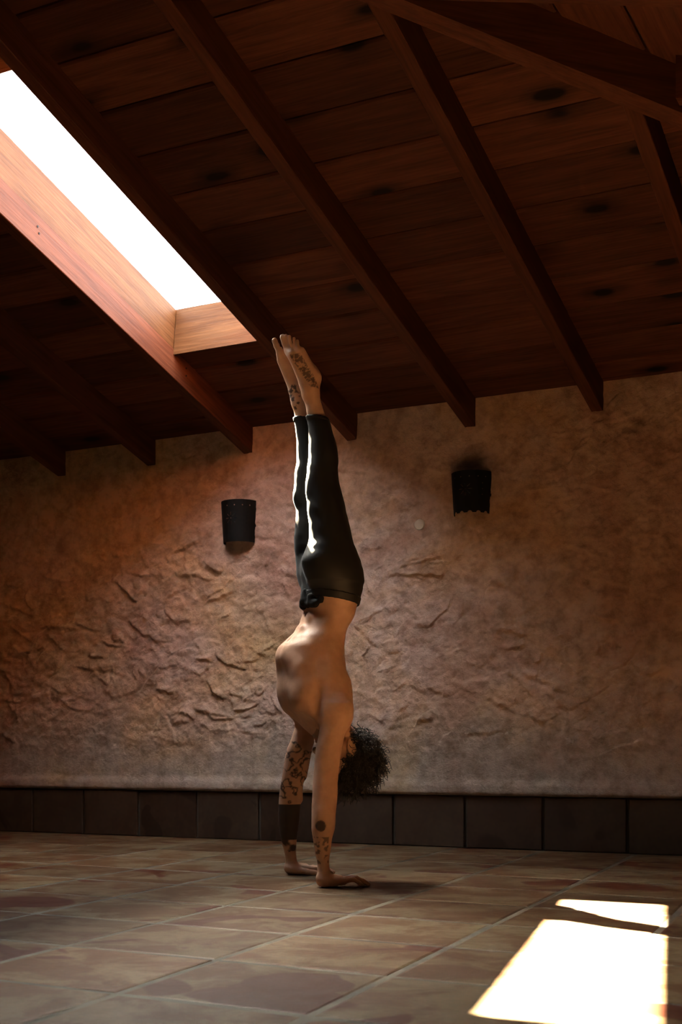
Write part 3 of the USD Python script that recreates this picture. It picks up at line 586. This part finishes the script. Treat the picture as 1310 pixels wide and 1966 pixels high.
def foot(Fd, side):
    s = side; oy, oz = (0, 0) if s > 0 else (-.012, .012)
    def p(x, y, z): return (x * s, y + oy, z + oz)
    cone(Fd, (.066 * s, -.004 + oy * .7, 1.93), p(.066, -.002, 1.985), .031, .030, .02)
    cone(Fd, p(.065, .012, 1.995), p(.066, .002, 2.012), .0295, .027, .02)                 # heel
    cone(Fd, p(.064, .014, 1.90), p(.065, .018, 1.985), .012, .016, .015)                  # tendon
    ell(Fd, p(.096, -.004, 1.957), (.012, .013, .016), .012); ell(Fd, p(.036, -.008, 1.967), (.012, .014, .017), .012)   # ankle bones
    cone(Fd, p(.066, -.020, 1.975), p(.064, -.072, 2.080), .029, .0235, .02)               # instep
    cone(Fd, p(.078, .004, 2.005), p(.094, -.048, 2.086), .022, .0165, .02)                # outer edge
    cone(Fd, p(.052, .000, 2.005), p(.043, -.084, 2.100), .021, .020, .02)                 # inner edge
    toes = [(.040, -.090, 2.106, .046, -.110, 2.150, .0145, .0120), (.057, -.084, 2.104, .060, -.101, 2.150, .0100, .0088), (.071, -.076, 2.100, .074, -.091, 2.144, .0094, .0082),
            (.085, -.063, 2.094, .088, -.075, 2.134, .0088, .0076), (.097, -.055, 2.088, .100, -.065, 2.122, .0085, .0074)]
    for x0, y0, z0, x1, y1, z1, ra, rb in toes:
        mx, my, mz = (x0 + x1) / 2, (y0 + y1) / 2 - .003, (z0 + z1) / 2
        cone(Fd, p(x0, y0, z0), p(mx, my, mz), ra, rb * .92, .006); cone(Fd, p(mx, my, mz), p(x1, y1, z1), rb * .92, rb, .003)
# --- torso
T_ = field(); loft(T_, TORSO, p=2.3, twist=TWIST)
for s in (1, -1):
    cone(T_, (.095 * s, .060, .93), (.150 * s, .056, .72), .042, .052, .04)                # flank to armpit (latissimus)
    ell(T_, (.098 * s, .112, .735), (.052, .026, .072), .03)                               # shoulder blade
    cone(T_, (.120 * s, .100, .78), (.184 * s, .080, .655), .036, .050, .035)              # back of the shoulder
    ell(T_, (.085 * s, -.052, .755), (.076, .030, .075), .055)                              # chest
    cone(T_, (.10 * s, -.045, .745), (.17 * s, .020, .665), .034, .040, .03)               # chest to arm
    ell(T_, (.078 * s, .108, 1.205), (.082, .084, .088), .02)                              # buttock
    cone(T_, (.052 * s, .098, .98), (.040 * s, .118, .80), .024, .026, .03)                # columns beside the spine
    cone(T_, (.105 * s, -.048, .845), (.04 * s, -.078, .893), .022, .022, .055)              # rib margin
    for k_, zz in enumerate((.995, 1.045)): ell(T_, (.032 * s, .0613 - .083 + .022 * k_, zz), (.028, .012, .024), .018)   # abdominals
cone(T_, (0, .158, 1.02), (0, .158, .80), .014, .012, .03, carve=True)                     # spine
cone(T_, (0, -.036, 1.06), (0, -.078, .96), .006, .006, .014, carve=True)                  # midline of the belly
ell(T_, (0, .006, 1.062), (.007, .012, .009), .008, carve=True)                            # navel
for s in (1, -1): cone(T_, (.203 * s, -.004, .775), (.204 * s, -.012, .655), .016, .022, .025, carve=True)   # hollow between chest and shoulder
cone(T_, (0, .078, .64), (0, .142, .575), .058, .056, .03)                                 # neck
for s in (1, -1): cone(T_, (.03 * s, .105, .62), (.14 * s, .085, .66), .040, .044, .03)    # trapezius, shoulders pushed up
# --- arms
A_ = field(); loft(A_, ARM_N, .02); B_ = field(); loft(B_, [(z, -x, y, bx, by) for z, x, y, bx, by in ARM_F], .02)
for Fd, s in ((A_, 1), (B_, -1)):
    ell(Fd, (.190 * s, .068, .664), (.050, .054, .058), .03)                               # deltoid
    cone(Fd, (.206 * s, .056, .55), (.220 * s, .034, .42), .022, .022, .02)                # triceps
    cone(Fd, (.232 * s, .016, .37), (.238 * s, .028, .318), .017, .014, .015)              # elbow
    cone(Fd, (.262 * s, -.004, .285), (.264 * s, -.006, .20), .022, .020, .02)             # forearm
hand(A_, 1, 1.0, .006); hand(B_, -1, 0.8, .002)
Fb = smin(T_, A_, .028); Fb = smin(Fb, B_, .028)
# --- legs
L_ = field(); Rr_ = field()
loft(Rr_, leg_rows(1), .02); loft(L_, leg_rows(-1), .02)
for Fd, s, oy in ((Rr_, 1, 0), (L_, -1, -.014)):
    ell(Fd, (.074 * s, .004 + oy, 1.545), (.030, .022, .036), .015)                        # knee cap
    cone(Fd, (.088 * s, .070 + oy, 1.66), (.084 * s, .052 + oy, 1.75), .026, .016, .02)    # calf
    cone(Fd, (.056 * s, .070 + oy, 1.66), (.060 * s, .056 + oy, 1.73), .024, .016, .02)
    foot(Fd, s)
Fl = smin(L_, Rr_, .006)
Fb = smin(Fb, Fl, .022)
# --- head, upside down, looking to the wall end of the floor: axes f (face), u (crown), r (his right)
HC = np.array([0.0, .160, .500]); TH_ = math.radians(14)
hf, hu, hr = np.array([0, -math.cos(TH_), -math.sin(TH_)]), np.array([0, math.sin(TH_), -math.cos(TH_)]), np.array([1., 0, 0])
HR = np.stack([hf, hu, hr], 1)
def hp_(f_, u_, r_=0.0): return HC + hf * f_ + hu * u_ + hr * r_
H_ = field()
ell(H_, hp_(-.008, .012), (.100, .088, .076), .01, HR)                                     # skull
ell(H_, hp_(.040, -.040), (.058, .080, .062), .03, HR)                                     # face
ell(H_, hp_(.060, .022), (.036, .040, .058), .02, HR)                                      # forehead
ell(H_, hp_(.050, -.085), (.042, .038, .048), .025, HR)                                    # jaw
cone(H_, hp_(.086, -.117, .010), hp_(.086, -.117, -.010), .016, .016, .02)                 # chin
cone(H_, hp_(.094, -.012), hp_(.118, -.052), .0085, .0115, .012); ell(H_, hp_(.112, -.056), (.012, .009, .018), .008, HR)   # nose
for s in (1, -1):
    cone(H_, hp_(.078, -.048, .040 * s), hp_(.030, -.040, .062 * s), .018, .016, .02)      # cheekbone
    cone(H_, hp_(.086, .002, .016 * s), hp_(.072, .000, .050 * s), .010, .009, .012)       # brow
    ell(H_, hp_(.092, -.020, .031 * s), (.013, .011, .016), .008, HR, carve=True)          # eye socket
    cone(H_, hp_(-.002, -.100, .046 * s), hp_(.060, -.112, .036 * s), .016, .014, .02)     # jaw line
    # ear: a rim, a lobe and a hollow
    for a in range(7):
        t0, t1 = math.radians(-130 + a * 40), math.radians(-130 + (a + 1) * 40)
        if a < 6:
            cone(H_, hp_(-.010 - .015 * math.sin(t0) * .9, -.028 + .028 * math.cos(t0), .080 * s), hp_(-.010 - .015 * math.sin(t1) * .9, -.028 + .028 * math.cos(t1), .080 * s), .0052, .0052, .004)
    ell(H_, hp_(-.008, -.056, .078 * s), (.009, .011, .006), .005, HR); ell(H_, hp_(-.010, -.028, .075 * s), (.015, .026, .007), .006, HR)
cone(H_, hp_(.099, -.083, .016), hp_(.099, -.083, -.016), .0062, .0062, .006); cone(H_, hp_(.097, -.094, .013), hp_(.097, -.094, -.013), .0068, .0068, .006)   # lips
cone(H_, hp_(.108, -.0885, .020), hp_(.108, -.0885, -.020), .0022, .0022, .003, carve=True)
cone(H_, (0, .088, .635), hp_(-.022, -.055), .052, .054, .03)                              # neck
Fb = smin(Fb, H_, .010)
bv, bf = surface(Fb)
del A_, B_, L_, Rr_
# --- skin colour with the tattoos' own ink
SKIN = np.array([0.61, 0.36, 0.245])
def ink(V):
    x, y, z = V.T; n = fbm(V * 26 + 4, 3, 3); n2 = fbm(V * 60 + 1, 3, 9); out = np.zeros(len(V))
    near, far = x > 0.12, x < -0.12
    sleeve = far & (z > .10) & (z < .298); out = np.maximum(out, np.where(sleeve, np.where(z > .15, 0.93, np.clip((n - .45) * 8, 0, .9)), 0))
    out = np.maximum(out, np.where(far & (z > .30) & (z < .56) & (y < .12), np.clip((0.5 - np.abs(n - .5) * 9) * 2.2, 0, .9), 0))
    d = np.hypot((y + .019) / .85, z - .236); out = np.maximum(out, np.where(near & (x > .22), .9 * np.clip((.0225 - d) / .003, 0, 1), 0))
    out = np.maximum(out, np.where(near & (z > .09) & (z < .195) & (y < .012), np.clip((n2 - .5) * 14, 0, .7), 0))
    leaf = (np.abs((y + .045) - (z - 2.03) * -.62 - .0) < .020) & (z > 1.945) & (z < 2.075) & (x > .03)
    out = np.maximum(out, np.where(leaf, np.clip((np.abs(n2 - .5) - .035) * 22, 0, .72), 0))
    leaf2 = (z > 1.89) & (z < 1.99) & (x < -.03) & (y < -.02); out = np.maximum(out, np.where(leaf2, np.clip((n2 - .52) * 16, 0, .85), 0))
    return out
bi_ = ink(bv)[:, None]
tone = 1 + 0.10 * (fbm(bv * 9, 3, 17) - 0.5)[:, None]
bcol = SKIN * tone * (1 - bi_) + np.array([0.016, 0.016, 0.018]) * bi_
face_uv = (bv - HC) @ HR
lip = (np.abs(face_uv[:, 1] + .0885) < .013) & (np.abs(face_uv[:, 2]) < .026) & (face_uv[:, 0] > .09)
bcol[lip] *= np.array([0.85, 0.6, 0.6])
beard = np.clip((-.045 - face_uv[:, 1]) / .02, 0, 1) * (face_uv[:, 0] > .0) * (face_uv[:, 1] > -.15) * (np.abs(face_uv[:, 2]) < .075) * (bv[:, 1] > .02) * (~lip)
bcol = bcol * (1 - .45 * np.clip(beard, 0, 1)[:, None])
person = xf('person', PO, PROT, label='barefoot shirtless tattooed person with curly dark hair doing a handstand in black leggings', cat='person')
obj('body', (bv, bf), M['skin'], person, smooth=True, color=bcol)
# --- cropped leggings over the legs and hips
C_ = field()
for s in (1, -1):
    Q_ = field(); loft(Q_, [(z, x, y, bx, by) for z, x, y, bx, by in leg_rows(s) if z < 1.89], .02, grow=.0055)
    oy = 0 if s > 0 else -.014
    ell(Q_, (.074 * s, .002 + oy, 1.548), (.031, .026, .040), .016)
    cone(Q_, (.088 * s, .070 + oy, 1.66), (.084 * s, .052 + oy, 1.75), .028, .020, .02); cone(Q_, (.056 * s, .070 + oy, 1.66), (.060 * s, .056 + oy, 1.73), .027, .02, .02)
    C_ = smin(C_, Q_, .006)
Q_ = field(); loft(Q_, [r for r in TORSO if r[0] > 1.0], .02, p=2.3, grow=.006, twist=TWIST)
for s in (1, -1): ell(Q_, (.078 * s, .108, 1.205), (.088, .090, .094), .02)
C_ = smin(C_, Q_, .022)
X, Y, Z = AXS[0][:, None, None], AXS[1][None, :, None], AXS[2][None, None, :]
zlo_i = int((1.02 - GLO[2]) / VOX); zhi_i = int((1.90 - GLO[2]) / VOX)
sub = (slice(None), slice(None), slice(zlo_i, zhi_i))
Zs = Z[:, :, zlo_i:zhi_i]
g = np.stack(np.meshgrid(AXS[0][::3], AXS[1][::3], AXS[2][zlo_i:zhi_i:3], indexing='ij'), -1)
wr = (fbm(g * [14, 14, 26], 3, 5) - 0.5) * 0.006
wr = np.repeat(np.repeat(np.repeat(wr, 3, 0), 3, 1), 3, 2)[:GN[0], :GN[1], :zhi_i - zlo_i].astype(np.float32)
from scipy.ndimage import gaussian_filter
wr = gaussian_filter(wr, 1.5)
waist = 1.122 - 0.17 * (Y - .06); cuff = np.where(X > 0, 1.838 - .10 * (Y - .03), 1.862 - .1 * (Y - .02))
core = np.maximum(np.maximum(C_[sub] + wr, waist - Zs), Zs - cuff)
Cc = field(); Cc[sub] = core
tv, tf = surface(Cc)
trs = obj('leggings', (tv, tf), M['cloth'], person, smooth=60)
# the rolled waistband and the bunched cloth at the front
Wb = field(); band = np.maximum(np.abs(C_[sub] + .001) - .0036, np.abs(Zs - (waist + .013)) - .015); Wb[sub] = band
wv_, wf_ = surface(Wb); obj('waistband', (wv_, wf_), M['cloth'], trs, smooth=40)
Bn = field(); rb = np.random.default_rng(4)
for k in range(13):
    ph = -1.05 + 2.0 * k / 12 + rb.uniform(-.06, .06)
    cx, cy = .128 * math.sin(ph), .090 - .101 * math.cos(ph) + rb.uniform(-.006, .004)
    z_ = rb.uniform(1.098, 1.118); a = np.array([cx, cy, z_]); b = a + np.array([rb.uniform(-.05, .05), rb.uniform(-.004, .010), rb.uniform(-.004, .040)])
    cone(Bn, a, b, rb.uniform(.012, .018), rb.uniform(.010, .014), .014)
nv_, nf_ = surface(Bn); obj('bunched_cloth', (nv_, nf_), M['matte_cloth'], trs, smooth=True)
for s in (1, -1):
    Cu = field(); cf = (1.838 if s > 0 else 1.862) - .1 * (Y - .025)
    Cu[sub] = np.maximum(np.maximum(np.abs(C_[sub] + .0012) - .0032, np.abs(Zs - (cf - .008)) - .008), -X * s)
    cv_, cf_ = surface(Cu); obj('cuff', (cv_, cf_), M['cloth'], trs, smooth=40)
# --- eyes, brows
for s in (1, -1):
    e = trimesh.creation.icosphere(3, 0.0118); e.apply_translation(hp_(.0790, -.020, .031 * s)); ep = obj('eye', e, M['eye'], person, smooth=True)
    i_ = trimesh.creation.icosphere(2, 0.0055); i_.apply_scale([1, 1, 1]); i_.apply_translation(hp_(.0856, -.020, .031 * s)); obj('iris', i_, M['iris'], ep, smooth=True)
# --- curls
def curls(path, n, seed):
    rg = np.random.default_rng(seed); pts, cnt, wid = [], [], []
    while len(cnt) < n:
        v = rg.normal(size=3); v /= np.linalg.norm(v)
        f_, u_, r_ = v[0] * .102 - .008, v[1] * .090 + .012, v[2] * .079
        if not (u_ > .035 + (.030 if f_ > .05 else 0) or f_ < -.022 or (u_ > -.005 and f_ < .03)): continue
        if f_ < -.02 and u_ < -.092: continue
        if abs(r_) > .06 and u_ < -.01 and f_ > -.03: continue
        root = hp_(f_, u_, r_); out = HR @ np.array([v[0] / 1.02, v[1] / .9, v[2] / .79]); out /= np.linalg.norm(out)
        L = rg.uniform(.035, .090) * (1.12 if u_ > .04 or f_ < -.05 else 1.0); coil = rg.uniform(.006, .0115); turns = rg.uniform(1.3, 3.0); ph = rg.uniform(0, 6.28)
        dirn = out * rg.uniform(.55, 1.0) + np.array([0, .22, -.25]) * rg.uniform(.2, .9) + rg.normal(size=3) * .28; dirn /= np.linalg.norm(dirn)
        a = np.cross(dirn, [1, .3, .2]); a /= np.linalg.norm(a); b = np.cross(dirn, a); m = 22
        t = np.linspace(0, 1, m)[:, None]
        grow_ = np.clip(t * 3, 0, 1)
        p_ = root + dirn * (t * L * .85) + (a * np.cos(ph + t * turns * 6.28) + b * np.sin(ph + t * turns * 6.28)) * coil * grow_ + np.array([0, 0, -1]) * (t ** 2) * L * .22
        pts.append(p_); cnt.append(m); wid.append(np.linspace(.0034, .0018, m))
    c = UsdGeom.BasisCurves.Define(stage, path)
    c.CreateTypeAttr('linear'); c.CreatePointsAttr(Vt.Vec3fArray.FromNumpy(np.vstack(pts).astype(np.float32))); c.CreateCurveVertexCountsAttr(Vt.IntArray.FromNumpy(np.array(cnt, np.int32)))
    c.CreateWidthsAttr(Vt.FloatArray.FromNumpy(np.concatenate(wid).astype(np.float32))); c.SetWidthsInterpolation('vertex')
    UsdShade.MaterialBindingAPI.Apply(c.GetPrim()).Bind(M['hair'])
    return c
Hc = field()
ell(Hc, hp_(-.012, .014), (.102, .091, .081), .01, HR)
hX = (AXS[0][:, None, None] - HC[0]); hY = (AXS[1][None, :, None] - HC[1]); hZ = (AXS[2][None, None, :] - HC[2])
fq = hX * hf[0] + hY * hf[1] + hZ * hf[2]; uq = hX * hu[0] + hY * hu[1] + hZ * hu[2]
scalp = np.minimum(np.maximum(fq - .072, .040 - uq), np.maximum(fq + .024, -.088 - uq))
scalp = np.minimum(scalp, np.maximum(fq - .022, .004 - uq))
Hc = np.maximum(Hc, scalp.astype(np.float32))
hv_, hf_ = surface(Hc)
hair = obj('hair', (hv_, hf_), M['hair'], person, smooth=True)
cu = curls(hair + '/curls', 1250, 5); props(cu.GetPrim(), kind='stuff')
# ------------------------------------------------------------------ pierced iron wall lamps and a small cover
def half_shell(r0, r1, h, t=0.0022, scallop=False, star=True):
    """half of a tapering tube standing off the wall (towards -y), pierced; z from 0 (narrow) to h"""
    mf = manifold3d.Manifold
    big = mf.cube([0.6, 0.3, 0.6]).translate([-0.3, -0.3, -0.1])
    sh = (mf.cylinder(h, r0, r1, 64) - mf.cylinder(h + 0.02, r0 - t, r1 - t, 64).translate([0, 0, -0.01])) ^ big
    def drill(phi, z, r, n=10):
        c = mf.cylinder(0.3, r, r, n).rotate([90, 0, 0]).translate([0, 0, 0])           # axis towards -y
        return c.rotate([0, 0, phi]).translate([0, 0, z])
    for phi in (-62, -38, -13, 13, 38, 62): sh = sh - drill(phi, h - 0.032, 0.0036)
    if star:
        for k in range(8):
            a = math.radians(k * 45)
            c = mf.cube([0.004, 0.3, 0.020], True).translate([0, -0.15, 0.026]).rotate([0, math.degrees(a), 0])
            sh = sh - c.translate([0, 0, h * 0.56])
        sh = sh - drill(0, h * 0.56, 0.0042)
        for s_ in (-1, 1):
            for dz in (-0.03, 0, 0.03): sh = sh - drill(52 * s_, h * 0.56 + dz, 0.0026)
    if scallop:
        for phi in (-68, -41, -13.6, 13.6, 41, 68): sh = sh - drill(phi, -0.004, 0.014, 20)
    return sh
for X0, zb, zt_, kind, lab in ((-3.988, 1.722, 1.962, 0, 'black pierced iron wall lamp with a star of slots, beside the handstanding legs'),
                               (-2.549, 1.772, 1.992, 1, 'black iron wall lamp with a scalloped lower edge, under the soot stain')):
    yw = min(wall_y(X0 + dx, zb + dz) for dx in (-.1, -.05, 0, .05, .1) for dz in (0, .05, .12, .2)) + 0.006
    lamp = xf('wall_lamp', (X0, yw, zb), label=lab, cat='wall lamp', group=None)
    sh = half_shell(0.098, 0.111, zt_ - zb, scallop=bool(kind), star=True)
    obj('shade', sh, M['iron'], lamp, smooth=30)
    obj('back_plate', join([box((-0.045, 0.0, 0.05), (0.045, 0.022, 0.19)), box((-0.108, -0.004, 0.09), (0.108, 0.002, 0.105))]), M['iron'], lamp)
    so = trimesh.creation.cylinder(0.016, 0.05, sections=20); so.apply_translation((0, -0.045, 0.075))
    br = trimesh.creation.cylinder(0.006, 0.05, sections=12); br.apply_transform(trimesh.transformations.rotation_matrix(math.pi / 2, [1, 0, 0])); br.apply_translation((0, -0.022, 0.075))
    obj('lamp_holder', join([so, br]), M['iron'], lamp, smooth=40)
    bl = trimesh.creation.revolve(np.array([(0, 0), (.012, .002), (.014, .015), (.024, .036), (.027, .050), (.022, .066), (.010, .075), (0, .077)]), sections=24); bl.apply_translation((0, -0.045, 0.10))
    obj('bulb', bl, M['bulb'], lamp, smooth=60)
yc = min(wall_y(-2.852 + dx, 1.745 + dz) for dx in (-.028, 0, .028) for dz in (-.028, 0, .028))
cp = trimesh.creation.revolve(np.array([(0, 0), (.030, 0), (.030, .004), (.026, .008), (0, .009)]), sections=32)
cp.apply_transform(trimesh.transformations.rotation_matrix(math.pi / 2, [1, 0, 0])); cp.apply_translation((-2.852, yc + 0.003, 1.745))
obj('cover_disc', cp, M['white_plastic'], smooth=30, label='small pale round cover on the plaster below the scalloped lamp', cat='wall cover')
